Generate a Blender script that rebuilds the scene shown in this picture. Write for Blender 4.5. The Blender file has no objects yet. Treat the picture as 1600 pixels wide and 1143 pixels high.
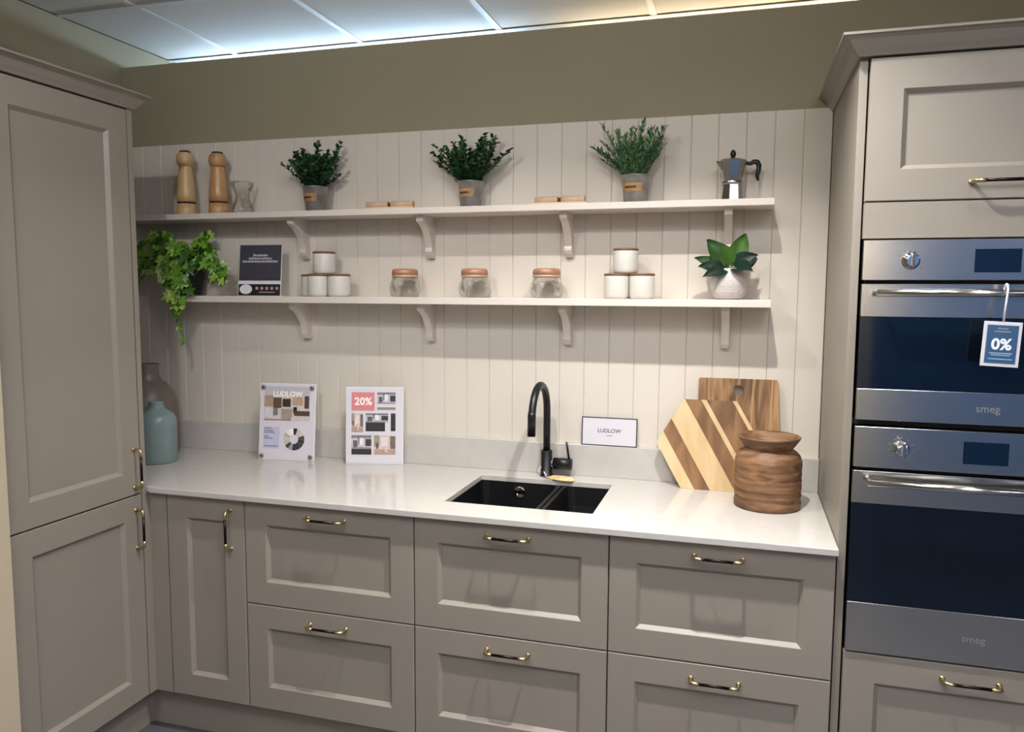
import bpy, bmesh, math, random
from mathutils import Vector, Matrix

S = bpy.context.scene
COL = S.collection
PI = math.pi

# ------------------------------------------------------------------ camera
cam_d = bpy.data.cameras.new('camera')
cam = bpy.data.objects.new('camera', cam_d)
COL.objects.link(cam)
cam_d.sensor_fit = 'HORIZONTAL'
cam_d.sensor_width = 36.0
cam_d.lens = 1221.39 / 1600 * 36.0
cam_d.clip_start = 0.05
R = ((0.95929298, 0.28236767, 0.0050471), (-0.03152287, 0.08929935, 0.99550587), (-0.28064797, 0.95514089, -0.09456528))
cam.matrix_world = Matrix(((R[0][0], R[1][0], -R[2][0], 1.5424),
                           (R[0][1], R[1][1], -R[2][1], -2.752),
                           (R[0][2], R[1][2], -R[2][2], 1.5344),
                           (0, 0, 0, 1)))
S.camera = cam

# ------------------------------------------------------------------ world, lamps, exposure
w = bpy.data.worlds.new('showroom_air')
S.world = w
w.use_nodes = True
w.node_tree.nodes['Background'].inputs[0].default_value = (0.9, 0.93, 1.0, 1)
w.node_tree.nodes['Background'].inputs[1].default_value = 0.05
S.view_settings.view_transform = 'Standard'
S.view_settings.look = 'None'
S.view_settings.exposure = 0.0
S.view_settings.gamma = 1.0
S.view_settings.use_curve_mapping = False

CEIL = 2.56
# recessed spotlights: x, y, watts, beam width in degrees, point aimed at (None: straight down)
DOWNLIGHTS = [(1.46, -0.97, 24, 114, None), (2.10, -0.97, 1.8, 114, None), (0.80, -0.97, 14, 122, None),
              (2.10, -1.95, 1.2, 150, (1.9, 0, 2.1)), (0.40, -1.95, 8.2, 150, (-.35, -.2, 2.35)), (1.30, -1.95, 7.0, 150, (1.0, 0, 2.45)),
              (2.25, -4.70, 22, 120, (2.15, -5.4, 1.3))]  # added washer: brightens the far wall mirrored in the oven steel
for i, (x, y, e, beam, aim) in enumerate(DOWNLIGHTS):
    ld = bpy.data.lights.new('downlight_lamp', 'AREA')
    ld.shape = 'DISK'; ld.size = 0.045
    ld.energy = e * 0.8
    ld.color = (1.0, 0.98, 0.955); ld.spread = math.radians(beam)
    lo = bpy.data.objects.new('downlight_lamp', ld)
    lo.location = (x, y, CEIL - 0.012)
    if aim: lo.rotation_euler = (Vector(aim) - lo.location).to_track_quat('-Z', 'Y').to_euler()
    COL.objects.link(lo)
# ------------------------------------------------------------------ helpers
def lin(c):
    return tuple((v / 255 / 12.92) if v / 255 <= 0.04045 else ((v / 255 + 0.055) / 1.055) ** 2.4 for v in c)

MATS = {}
def mat(name, rgb, rough=0.5, metal=0.0, var=0.0, scale=8.0, stretch=(1, 1, 1), bump=0.0, bscale=60.0, spec=0.5,
        rgb2=None, emit=0.0, coat=0.0, distortion=0.0, contrast=(0.35, 0.65)):
    if name in MATS:
        return MATS[name]
    m = bpy.data.materials.new(name); m.use_nodes = True
    nt = m.node_tree; b = nt.nodes['Principled BSDF']
    c = lin(rgb)
    b.inputs['Base Color'].default_value = (*c, 1)
    b.inputs['Roughness'].default_value = rough
    b.inputs['Metallic'].default_value = metal
    b.inputs['Specular IOR Level'].default_value = spec
    b.inputs['Coat Weight'].default_value = coat
    tc = nt.nodes.new('ShaderNodeTexCoord')
    if var > 0 or rgb2:
        mp = nt.nodes.new('ShaderNodeMapping'); mp.inputs['Scale'].default_value = stretch
        nz = nt.nodes.new('ShaderNodeTexNoise'); nz.inputs['Scale'].default_value = scale
        nz.inputs['Detail'].default_value = 5; nz.inputs['Distortion'].default_value = distortion
        rp = nt.nodes.new('ShaderNodeValToRGB')
        d = lin(rgb2) if rgb2 else tuple(min(1, v * (1 + var)) for v in c)
        a = c if rgb2 else tuple(v * (1 - var) for v in c)
        rp.color_ramp.elements[0].color = (*a, 1); rp.color_ramp.elements[1].color = (*d, 1)
        rp.color_ramp.elements[0].position = contrast[0]; rp.color_ramp.elements[1].position = contrast[1]
        nt.links.new(tc.outputs['Object'], mp.inputs[0]); nt.links.new(mp.outputs[0], nz.inputs[0])
        nt.links.new(nz.outputs[0], rp.inputs[0]); nt.links.new(rp.outputs[0], b.inputs['Base Color'])
    if bump > 0:
        n2 = nt.nodes.new('ShaderNodeTexNoise'); n2.inputs['Scale'].default_value = bscale
        m2 = nt.nodes.new('ShaderNodeMapping'); m2.inputs['Scale'].default_value = stretch
        bp = nt.nodes.new('ShaderNodeBump'); bp.inputs['Strength'].default_value = bump; bp.inputs['Distance'].default_value = 0.002
        nt.links.new(tc.outputs['Object'], m2.inputs[0]); nt.links.new(m2.outputs[0], n2.inputs[0])
        nt.links.new(n2.outputs[0], bp.inputs['Height']); nt.links.new(bp.outputs[0], b.inputs['Normal'])
    if emit > 0:
        b.inputs['Emission Color'].default_value = (*c, 1); b.inputs['Emission Strength'].default_value = emit
    MATS[name] = m
    return m

def glass(name, tint=(0.93, 0.95, 0.95), refl=0.9, bump=0.0, bscale=40, k=0.55):
    m = bpy.data.materials.new(name); m.use_nodes = True
    nt = m.node_tree; nt.nodes.clear()
    out = nt.nodes.new('ShaderNodeOutputMaterial'); mx = nt.nodes.new('ShaderNodeMixShader')
    tr = nt.nodes.new('ShaderNodeBsdfTransparent'); gl = nt.nodes.new('ShaderNodeBsdfGlossy')
    lw = nt.nodes.new('ShaderNodeLayerWeight'); lw.inputs['Blend'].default_value = 0.25
    tr.inputs[0].default_value = (*tint, 1); gl.inputs[0].default_value = (refl, refl, refl, 1); gl.inputs['Roughness'].default_value = 0.04
    mu = nt.nodes.new('ShaderNodeMath'); mu.operation = 'MULTIPLY'; mu.inputs[1].default_value = k
    nt.links.new(lw.outputs['Fresnel'], mu.inputs[0]); nt.links.new(mu.outputs[0], mx.inputs[0]); nt.links.new(tr.outputs[0], mx.inputs[1]); nt.links.new(gl.outputs[0], mx.inputs[2])
    nt.links.new(mx.outputs[0], out.inputs[0])
    if bump:
        tc = nt.nodes.new('ShaderNodeTexCoord'); nz = nt.nodes.new('ShaderNodeTexNoise'); nz.inputs['Scale'].default_value = bscale
        bp = nt.nodes.new('ShaderNodeBump'); bp.inputs['Strength'].default_value = bump; bp.inputs['Distance'].default_value = 0.004
        nt.links.new(tc.outputs['Object'], nz.inputs[0]); nt.links.new(nz.outputs[0], bp.inputs['Height'])
        nt.links.new(bp.outputs[0], gl.inputs['Normal']); nt.links.new(bp.outputs[0], lw.inputs['Normal'])
    MATS[name] = m
    return m

def new_mesh(name, verts, faces, mats, smooth=False, fm=None):
    me = bpy.data.meshes.new(name)
    me.from_pydata([tuple(v) for v in verts], [], faces)
    for m in (mats if isinstance(mats, (list, tuple)) else [mats]):
        me.materials.append(m)
    if fm:
        for p, k in zip(me.polygons, fm): p.material_index = k
    me.update()
    bm = bmesh.new(); bm.from_mesh(me); bmesh.ops.recalc_face_normals(bm, faces=bm.faces); bm.to_mesh(me); bm.free()
    if smooth:
        for p in me.polygons: p.use_smooth = True
    return me

class MB:
    """collects simple solids into one mesh"""
    def __init__(self): self.v = []; self.f = []; self.m = []; self.s = []
    def add(self, v, f, mi=0, smooth=False):
        o = len(self.v); self.v += [Vector(p) for p in v]
        self.f += [[i + o for i in q] for q in f]; self.m += [mi] * len(f); self.s += [smooth] * len(f)
        return self
    def box(self, x0, x1, y0, y1, z0, z1, mi=0, c=0.0):
        if c <= 0:
            v = [(x, y, z) for z in (z0, z1) for y in (y0, y1) for x in (x0, x1)]
            f = [(0, 2, 3, 1), (4, 5, 7, 6), (0, 1, 5, 4), (2, 6, 7, 3), (0, 4, 6, 2), (1, 3, 7, 5)]
            return self.add(v, f, mi)
        bm = bmesh.new(); bmesh.ops.create_cube(bm, size=1)
        for q in bm.verts:
            q.co = Vector(((x0 + x1) / 2 + q.co.x * (x1 - x0), (y0 + y1) / 2 + q.co.y * (y1 - y0), (z0 + z1) / 2 + q.co.z * (z1 - z0)))
        bmesh.ops.bevel(bm, geom=bm.edges[:], offset=c, segments=2, affect='EDGES', profile=0.5)
        bm.verts.index_update()
        self.add([q.co.copy() for q in bm.verts], [[q.index for q in f.verts] for f in bm.faces], mi)
        bm.free(); return self
    def lathe(self, prof, seg=32, mi=0, cap=(True, True), centre=(0, 0, 0), smooth=True, tri=None):
        v = []; f = []
        for r, z in prof:
            for i in range(seg):
                a = 2 * PI * i / seg + (tri or 0)
                v.append((centre[0] + r * math.cos(a), centre[1] + r * math.sin(a), centre[2] + z))
        for k in range(len(prof) - 1):
            for i in range(seg):
                j = (i + 1) % seg
                f.append((k * seg + i, k * seg + j, (k + 1) * seg + j, (k + 1) * seg + i))
        self.add(v, f, mi, smooth)
        if cap[0]: self.f.append([len(self.v) - len(v) + i for i in range(seg)][::-1]); self.m.append(mi); self.s.append(False)
        if cap[1]: self.f.append([len(self.v) - seg + i for i in range(seg)]); self.m.append(mi); self.s.append(False)
        return self
    def tube(self, pts, r, seg=10, mi=0, taper=None, smooth=True):
        pts = [Vector(p) for p in pts]; n = len(pts); v = []; f = []
        up = None
        for k, p in enumerate(pts):
            t = (pts[min(k + 1, n - 1)] - pts[max(k - 1, 0)]).normalized()
            if up is None:
                up = Vector((0, 0, 1)) if abs(t.z) < 0.9 else Vector((1, 0, 0))
            a = (up - t * up.dot(t)).normalized(); b = t.cross(a); up = a
            rr = r if taper is None else r * taper[k]
            for i in range(seg):
                an = 2 * PI * i / seg
                v.append(p + a * rr * math.cos(an) + b * rr * math.sin(an))
        for k in range(n - 1):
            for i in range(seg):
                j = (i + 1) % seg
                f.append((k * seg + i, k * seg + j, (k + 1) * seg + j, (k + 1) * seg + i))
        f.append(list(range(seg))[::-1]); f.append([(n - 1) * seg + i for i in range(seg)])
        return self.add(v, f, mi, smooth)
    def prism(self, poly, axis, a0, a1, mi=0):
        """poly of (p,q); axis 'x': (p,q)=(y,z); 'y': (x,z); 'z': (x,y)"""
        n = len(poly)
        def P(p, q, a): return {'x': (a, p, q), 'y': (p, a, q), 'z': (p, q, a)}[axis]
        v = [P(p, q, a0) for p, q in poly] + [P(p, q, a1) for p, q in poly]
        f = [list(range(n))[::-1], [n + i for i in range(n)]] + [(i, (i + 1) % n, n + (i + 1) % n, n + i) for i in range(n)]
        return self.add(v, f, mi)
    def mesh(self, name, mats):
        me = new_mesh(name, self.v, self.f, mats, fm=self.m)
        for p, s in zip(me.polygons, self.s): p.use_smooth = s
        return me

def link(name, data, parent=None, loc=(0, 0, 0), rot=(0, 0, 0), label=None, cat=None, group=None, kind=None):
    o = bpy.data.objects.new(name, data); COL.objects.link(o)
    o.location = loc; o.rotation_euler = rot
    if parent is not None: o.parent = parent
    if label: o['label'] = label
    if cat: o['category'] = cat
    if group: o['group'] = group
    if kind: o['kind'] = kind
    return o

def build(mb, name, mats, parent=None, **k):
    return link(name, mb.mesh(name, mats), parent, **k)

def thing(name, label, cat, loc=(0, 0, 0), rot=(0, 0, 0), group=None):
    return link(name, None, None, loc, rot, label, cat, group)

def text_mesh(s, size, m, bold=0.0, depth=0.0002):
    c = bpy.data.curves.new('lettering', 'FONT'); c.body = s; c.size = size; c.align_x = 'CENTER'; c.align_y = 'CENTER'
    c.offset = bold; c.extrude = depth; c.resolution_u = 3
    o = bpy.data.objects.new('lettering', c); COL.objects.link(o)
    dg = bpy.context.evaluated_depsgraph_get()
    me = bpy.data.meshes.new_from_object(o.evaluated_get(dg))
    bpy.data.objects.remove(o); bpy.data.curves.remove(c)
    me.materials.clear(); me.materials.append(m)
    return me

# ------------------------------------------------------------------ materials
TAUPE = mat('taupe_satin_paint', (140, 132, 120), 0.45, var=0.025, scale=3, bump=0.05, bscale=300)
TAUPE_IN = mat('taupe_carcass', (120, 112, 100), 0.6)
OLIVE = mat('olive_wall_paint', (148, 140, 116), 0.85, var=0.03, scale=2, bump=0.06, bscale=250)
PANEL = mat('ivory_panel_paint', (208, 200, 187), 0.6, var=0.012, scale=4, bump=0.03, bscale=200)
SHELF = mat('warm_white_shelf_paint', (212, 202, 192), 0.5, var=0.012, scale=5)
QUARTZ = mat('white_quartz', (188, 183, 176), 0.13, var=0.02, scale=30, spec=0.6)
CREAM = mat('cream_wall_paint', (214, 200, 172), 0.8, var=0.02, scale=2)
TILE = mat('ceiling_tile_board', (214, 210, 203), 0.95, var=0.06, scale=220, bump=0.25, bscale=260)
TBAR = mat('white_ceiling_bar', (215, 213, 208), 0.5)
FLOOR = mat('grey_floor', (88, 88, 90), 0.45, var=0.1, scale=5)
BLUE = mat('dark_blue_wall_paint', (70, 92, 128), 0.7, var=0.03, scale=2)
BRASS = mat('brass', (196, 176, 132), 0.3, 1.0)
BRONZE = mat('dark_bronze', (52, 44, 40), 0.32, 1.0)
STEEL = mat('brushed_steel', (190, 188, 184), 0.17, 1.0, var=0.04, scale=40, stretch=(1, 1, 30), bump=0.02, bscale=160)
CHROME = mat('chrome', (225, 225, 225), 0.08, 1.0)
OGLASS = mat('navy_oven_glass', (4, 16, 30), 0.06, spec=0.5)
BLACK = mat('matt_black', (14, 14, 15), 0.4)
SINKM = mat('black_granite_sink', (9, 10, 13), 0.42, var=0.2, scale=400)
DARKGAP = mat('dark_gap', (22, 20, 18), 0.8)
WHITE = mat('white_plastic', (216, 214, 216), 0.35)
PAPER = mat('white_print_paper', (206, 203, 208), 0.5)
ACRYL = mat('frosted_acrylic_edge', (216, 216, 220), 0.2, coat=0.3)
CERAM = mat('white_glazed_ceramic', (208, 203, 194), 0.25)
LIDWOOD = mat('acacia_lid', (118, 84, 52), 0.5, var=0.2, scale=20)
COPPER = mat('copper_lid', (176, 128, 102), 0.45, 0.2, var=0.12, scale=40)
GLASS = glass('clear_jar_glass', (0.985, 0.985, 0.98), 0.95, 0.35, 26)
GLASS2 = glass('clear_jug_glass', (0.955, 0.955, 0.95), 0.95, 0.3, 30, 0.7)

# ------------------------------------------------------------------ the setting
XL, XR, YF, YB = -0.97, 5.0, -5.4, 1.5     # left wall, right wall, wall behind camera, wall beyond the partition
build(MB().box(XL - .1, XR + .1, YF - .1, YB + .1, -0.05, 0), 'floor', FLOOR, kind='structure', label='dark grey showroom floor below the cabinets')
wall_back = build(MB().box(XL, 3.4, 0.0125, 0.11, 0, 2.454), 'wall_back', OLIVE, kind='structure', label='olive painted partition wall behind the shelves')
build(MB().box(XL - .1, XL, YF, YB, 0, CEIL), 'wall_left', OLIVE, kind='structure', label='olive painted wall above the tall left cabinet')
build(MB().box(XL, 2.56, YF - .1, YF, 0, CEIL), 'wall_front', CREAM, kind='structure', label='cream wall on the far side of the showroom')
build(MB().box(2.56, XR, YF - .1, YF, 0, CEIL), 'blue_reflection_panel', mat('blue_reflection_glow', (70, 92, 124), .1, emit=.65), kind='structure', label='blue glowing panel added on the far side for the oven steel to mirror')  # unseen blue glow, added for the reflection in the oven steel
build(MB().box(XR, XR + .1, YF, YB, 0, CEIL), 'wall_right', BLUE, kind='structure', label='dark blue wall right of the oven tower')
build(MB().box(XL, XR, YB, YB + .1, 0, CEIL), 'wall_beyond', CREAM, kind='structure', label='cream wall beyond the partition')
build(MB().box(XL, -0.352, -1.30, -1.1455, 0, 2.454), 'wall_nib', mat('pale_wall_end', (190, 176, 150), .8, var=.02, scale=2), kind='structure', label='cream wall end beside the tall left cabinet')

# tongue-and-groove boards on the partition
BW = 0.0893; X0 = 0.1092 - 12 * BW
def board_mesh(wd):
    c = 0.0022
    return MB().prism([(0.0002, .012), (wd - .0002, .012), (wd - .0002, c), (wd - .0002 - c, 0), (.0002 + c, 0), (.0002, c)], 'z', 0.86, 2.126).mesh('board', PANEL)
bm_full = board_mesh(BW)
x = X0; first = True
while x < 1.80:
    x1 = min(x + BW, 1.802)
    link('board', bm_full if x1 - x > BW - .001 else board_mesh(x1 - x), wall_back, (x, 0, 0))
    x = x1

# ceiling of lay-in tiles on a white grid
ceiling = build(MB().box(XL - .1, XR + .1, YF - .1, YB + .1, CEIL + .03, CEIL + .08), 'ceiling', DARKGAP, kind='structure', label='suspended ceiling of white mineral tiles in a grid')
GX = [-0.614 + .602 * k for k in range(-1, 11)]; GY = [-0.303 + .6 * k for k in range(-9, 4)]
tile_cache = {}
LIGHTS_AT = {(2, 5), (5, 5), (8, 5), (5, 3), (8, 3), (5, 1), (8, 1)}  # tiles swapped for unseen glowing panels, added as ambient fill
PANELM = mat('fill_panel_glow', (244, 244, 255), 0.6, emit=17.5)
for i in range(len(GX) - 1):
    for j in range(len(GY) - 1):
        x0, x1 = max(GX[i], XL), min(GX[i + 1], XR); y0, y1 = max(GY[j], YF), min(GY[j + 1], YB)
        if x1 - x0 < .05 or y1 - y0 < .05: continue
        lit = (i, j) in LIGHTS_AT
        key = (round(x1 - x0, 3), round(y1 - y0, 3), lit)
        if key not in tile_cache:
            a, b = (x1 - x0) / 2 - .003, (y1 - y0) / 2 - .003
            tile_cache[key] = MB().box(-a, a, -b, b, 0, .018).mesh('ceiling_tile', PANELM if lit else TILE)
        if lit:
            link('fill_panel', tile_cache[key], None, ((x0 + x1) / 2, (y0 + y1) / 2, CEIL + .002),
                 label='square white fill panel added to the ceiling, out of view', cat='ceiling light', group='added ceiling fill panels')
        else:
            link('ceiling_tile', tile_cache[key], ceiling, ((x0 + x1) / 2, (y0 + y1) / 2, CEIL + .002))
for gx in GX:
    if XL < gx < XR: build(MB().box(gx - .012, gx + .012, YF, YB, CEIL - .002, CEIL + .0015), 'ceiling_bar', TBAR, ceiling)
for gy in GY:
    if YF < gy < YB: build(MB().box(XL, XR, gy - .012, gy + .012, CEIL - .0035, CEIL - .0021), 'ceiling_bar', TBAR, ceiling)
# recessed downlight fittings (light itself set at the top)
DLR = MB().lathe([(.045, -.004), (.045, .002), (.036, .002), (.036, -.004)], 24, cap=(False, False)).mesh('trim_ring', TBAR)
for k, (x, y, e, beam, aim) in enumerate(DOWNLIGHTS):
    link('downlight', DLR, None, (x, y, CEIL - .006), label='round recessed downlight in the ceiling', cat='ceiling light', group='recessed downlights')
for x0, x1, rgb, e, lab in ((-.90, .65, (196, 226, 255), 52, 'cool white tube light behind the partition, nearer the corner'), (.85, 2.45, (255, 236, 204), 28, 'warm white tube light added behind the partition to brighten the ceiling, nearer the ovens')):  # warm tube is an added, unseen source lifting the right-hand ceiling tiles
    sl = thing('tube_light', lab, 'light', ((x0 + x1) / 2, .43, 0), group='tube lights behind the partition')
    hw = (x1 - x0) / 2
    build(MB().tube([(-hw, 0, 2.43), (hw, 0, 2.43)], .014, 12), 'tube', mat('glowing_tube_%d' % e, rgb, .5, emit=e), sl)
    build(MB().box(-hw, hw, -.03, .03, 2.36, 2.40, c=.005), 'housing', WHITE, sl)
    for q in (-1, 1): build(MB().box(q * hw - .012, q * hw + .012, -.014, .014, 0, 2.45), 'stand', WHITE, sl)

# ------------------------------------------------------------------ cabinets
DF = -0.601          # plane of the drawer fronts
T = 0.022
front_cache = {}
def front_meshes(wd, h, fw=0.076, depth=0.0115, bev=0.0115):
    key = (round(wd, 4), round(h, 4))
    if key in front_cache: return front_cache[key]
    e = 0.0018
    def rect(d, y): return [(d, y, d), (wd - d, y, d), (wd - d, y, h - d), (d, y, h - d)]
    rings = [rect(0, 0), rect(0, -T + e), rect(e, -T), rect(fw, -T), rect(fw + .0015, -T + .001), rect(fw + bev, -T + depth), rect(fw + bev, -.004)]
    v = sum(rings, []); f = []
    for k in range(len(rings) - 1):
        for i in range(4):
            j = (i + 1) % 4; f.append((k * 4 + i, k * 4 + j, k * 4 + 4 + j, k * 4 + 4 + i))
    f += [(0, 1, 2, 3)]
    frame = new_mesh('front', v, f, TAUPE)
    b = fw + bev
    panel = MB().box(b + .0003, wd - b - .0003, -T + depth, -.003, b + .0003, h - b - .0003).mesh('panel', TAUPE)
    front_cache[key] = (frame, panel)
    return frame, panel

def handle_mesh(L=0.128):
    mb = MB()
    for s in (-1, 1):
        x = s * L / 2
        mb.lathe([(.0075, 0), (.0075, .0025), (.0045, .004)], 12, mi=0, cap=(True, True))
        n = 36 + 2
        for q in mb.v[-36:]:
            q.x, q.y, q.z = q.x + x, -q.z, q.y
        pts = [(x, -.003, 0), (x, -.018, 0), (x - s * .0015, -.026, 0), (x - s * .006, -.0285, 0), (x - s * .014, -.030, 0), (x - s * .024, -.030, 0)]
        mb.tube(pts, .0048, 10, 0, taper=[1, 1, 1.05, 1.1, 1.15, 1.1])
    mb.tube([(-L / 2 + .022, -.030, 0), (L / 2 - .022, -.030, 0)], .0042, 10, 1)
    return mb.mesh('handle', [BRASS, BRONZE])
HANDLE = handle_mesh()

def shaker(parent, name, x, z, wd, h, hx, hz, vertical=False, y=0.0, hl=None):
    """front with panel and handle as sub-parts; handle centre hx,hz relative to front"""
    fr, pn = front_meshes(wd, h)
    o = link(name, fr, parent, (x, y, z))
    link('panel', pn, o)
    link('handle', HANDLE, o, (hx, -T, hz), (0, PI / 2 if vertical else 0, 0), label='slim brass handle with a dark bar')
    return o

def carcass(parent, wd, depth, z0, z1, front=0.0, th=0.018):
    """open-topped box behind the fronts; local x 0..wd, y front..front+depth"""
    mb = MB()
    mb.box(.001, th, front, front + depth, z0, z1); mb.box(wd - th, wd - .001, front, front + depth, z0, z1)
    mb.box(th, wd - th, front + depth - .008, front + depth, z0, z1); mb.box(th, wd - th, front, front + depth - .008, z0, z0 + th)
    mb.box(th, wd - th, front, front + .08, z1 - .02, z1)
    return build(mb, 'body', TAUPE_IN, parent)

G = 0.0035
ZB, ZM, ZT = 0.15, 0.507, 0.8535
for k, lab in enumerate(('taupe two-drawer cabinet beside the narrow corner door', 'taupe two-drawer cabinet beneath the black sink', 'taupe two-drawer cabinet next to the oven tower')):
    t = thing('drawer_cabinet', lab, 'cabinet', (.6 * k, DF + T, 0), group='base cabinets with drawers')
    carcass(t, .6, .53, ZB, ZT, .002)
    shaker(t, 'drawer', G / 2, ZM + G / 2, .6 - G, .3445, .3 - G / 2, .306)
    shaker(t, 'drawer', G / 2, ZB, .6 - G, .357 - G / 2, .3 - G / 2, .312)
t = thing('corner_cabinet', 'narrow taupe corner cabinet with a single tall door', 'cabinet', (-.304, DF + T, 0))
carcass(t, .304, .53, ZB, ZT, .002)
shaker(t, 'door', G / 2, ZB, 0.304 - G, .7025, .25, .6, True)
build(MB().box(-.3715, -.3055, DF + .0005, DF + .02, ZB, .853), 'filler_post', TAUPE, label='slim taupe filler post in the inside corner', cat='filler panel')
pl = thing('plinth', 'recessed taupe plinth board under the base cabinets', 'plinth', (0, 0, 0))
build(MB().box(-.43, 1.80, -.556, -.54, .002, .148), 'board', TAUPE, pl)
build(MB().box(-.445, -.43, -1.14, -.556, .002, .148), 'board', TAUPE, pl)

def crown_run(mb, path, z0, z1, ins, out):
    """mitred cornice along an open path of (x,y,nx,ny)"""
    prof = [(0, z0), (.006, z0), (.010, z0 + .006), (.018, z0 + .016), (.030, z1 - .014), (.040, z1 - .008), (.047, z1 - .006), (.047, z1), (0, z1)]
    n = len(prof); v = []; f = []
    for (x, y, nx, ny) in path:
        for d, z in prof: v.append((x + nx * d, y + ny * d, z))
    for k in range(len(path) - 1):
        for i in range(n):
            j = (i + 1) % n; f.append((k * n + i, k * n + j, (k + 1) * n + j, (k + 1) * n + i))
    f.append(list(range(n))); f.append([(len(path) - 1) * n + i for i in range(n)])
    mb.add(v, f)
    return mb

# tall cabinet on the left: fronts face +x (local frame rotated +90 deg)
FX = -0.3725
t = thing('tall_cabinet', 'tall taupe two-door cabinet on the left with a cornice', 'cabinet', (FX - T, -1.139, 0), (0, 0, PI / 2))
wl = 1.139 - .635
mb = MB().box(0, wl, .003, .57, .15, 2.112)
build(mb, 'body', TAUPE_IN, t)
build(MB().box(wl + .0015, wl + .0215, -T, .57, .15, 2.112), 'side_panel', TAUPE, t)
build(MB().box(wl + .0218, wl + .0372, -T, -.002, .15, .853), 'corner_strip', TAUPE, t)
shaker(t, 'door', 0, .858, wl - .002, 1.25, wl - .03, .088, True)
shaker(t, 'door', 0, .150, wl - .002, .703, wl - .03, .592, True)
mb = MB()
crown_run(mb, [(0, -T, 0, -1), (wl + .0215, -T, 1, -1), (wl + .0215, .57, 1, 0)], 2.113, 2.160, 0, 0)
build(mb, 'cornice', TAUPE, t)
build(MB().box(0, wl + .021, -T + .001, .57, 2.1125, 2.155), 'top', TAUPE_IN, t)

# oven housing on the right
OX = 1.803
t = thing('oven_housing', 'tall taupe oven housing cabinet on the right with a cornice', 'cabinet', (OX, -.585, 0))
build(MB().box(0, .020, 0, .584, .002, 2.112, c=.0012), 'side_panel', TAUPE, t)
build(MB().box(.625, .645, 0, .584, .002, 2.112, c=.0012), 'side_panel', TAUPE, t)
mb = MB()
for z in (.152, .585, 1.199, 1.672, 2.092): mb.box(.021, .624, .006, .57, z, z + .015)
mb.box(.021, .624, .571, .58, .152, 2.107)
build(mb, 'body', DARKGAP, t)
yf = -.605 + T + .585
o = shaker(t, 'door', .0235, 1.7625, .598, .3455, .299, .040, y=yf)
build(MB().box(.0235, .6215, -.020 + .002, .004, 1.671, 1.7595, c=.001), 'filler_strip', TAUPE, t)
shaker(t, 'drawer', .0235, .152, .598, .444, .299, .405, y=yf)
build(MB().box(.021, .624, .045, .06, .002, .15), 'plinth', TAUPE, t)
mb = MB()
crown_run(mb, [(0, .584, -1, 0), (0, -.018, -1, -1), (.645, -.018, 1, -1), (.645, .584, 1, 0)], 2.113, 2.162, 0, 0)
build(mb, 'cornice', TAUPE, t)
build(MB().box(.001, .644, -.017, .584, 2.1125, 2.157), 'top', TAUPE_IN, t)

# ------------------------------------------------------------------ ovens
BRANDM = mat('etched_grey_lettering', (120, 122, 126), 0.5)
SCREEN = mat('dark_blue_display', (10, 28, 48), 0.08)
def oven(label, z0, z1, zs, zg0, zg1, zk):
    """z0..z1 full height, zs split control/door, zg0..zg1 glass, zk knob"""
    t = thing('built_in_oven', label, 'oven', (1.8275, -.61, z0), group='built-in steel ovens')
    W = .595; H = z1 - z0
    build(MB().box(.012, W - .012, .024, .55, .01, H - .01), 'body', DARKGAP, t)
    cp = build(MB().box(0, W, 0, .022, zs - z0 + .005, H, c=.0012), 'control_panel', STEEL, t)
    dr = build(MB().box(0, W, 0, .022, zg1 - z0, zs - z0 - .004, c=.0012).box(0, W, 0, .022, 0, zg0 - z0, c=.0012), 'door', STEEL, t)
    build(MB().box(0, W, .001, .022, zg0 - z0 + .0005, zg1 - z0 - .0005), 'glass_pane', OGLASS, dr, label='dark navy oven glass')
    # bar handle
    zh = zg1 + (zs - zg1) * .70 - z0
    mb = MB().tube([(.030, -.042, zh), (W - .030, -.042, zh)], .0085, 14)
    for xx in (.037, W - .037): mb.tube([(xx, .001, zh), (xx, -.042, zh)], .0065, 10)
    build(mb, 'handle', STEEL, dr)
    lg = link('lettering', text_mesh('smeg', .026, BRANDM, .0002), dr, (.2975, -.0006, (zg0 - z0) * .5), (PI / 2, 0, 0))
    # display
    ds = build(MB().box(.2495, .3485, -.002, 0, zk - z0 - .028, zk - z0 + .028, c=.0006), 'display', SCREEN, cp)
    # knobs
    for xx in (.109, W - .109):
        mb = MB()
        mb.lathe([(.021, 0), (.021, .004), (.0165, .006), (.0155, .026), (.0125, .030)], 24)
        for q in mb.v: q.y, q.z = -q.z, q.y
        k = build(mb, 'knob', CHROME, cp, loc=(xx, 0, zk - z0))
        build(MB().box(-.0028, .0028, -.043, -.020, -.017, .024, c=.002), 'pointer', CHROME, k)
    # printed symbols round each knob
        sym = MB()
        for a in range(-4, 5):
            an = math.radians(a * 32)
            px, pz = .029 * math.sin(an), .029 * math.cos(an)
            sym.box(px - .0012, px + .0012, -.0004, 0, pz - .0012, pz + .0012)
        build(sym, 'dial_marks', BRANDM, k, loc=(0, -.0002, 0))
    return t
oven('steel compact oven in the upper niche with a hanging tag', 1.2145, 1.667, 1.5625, 1.2945, 1.4764, 1.6145)
oven('larger steel oven in the lower niche above the drawer', .603, 1.1975, 1.0875, .736, .999, 1.144)

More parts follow.
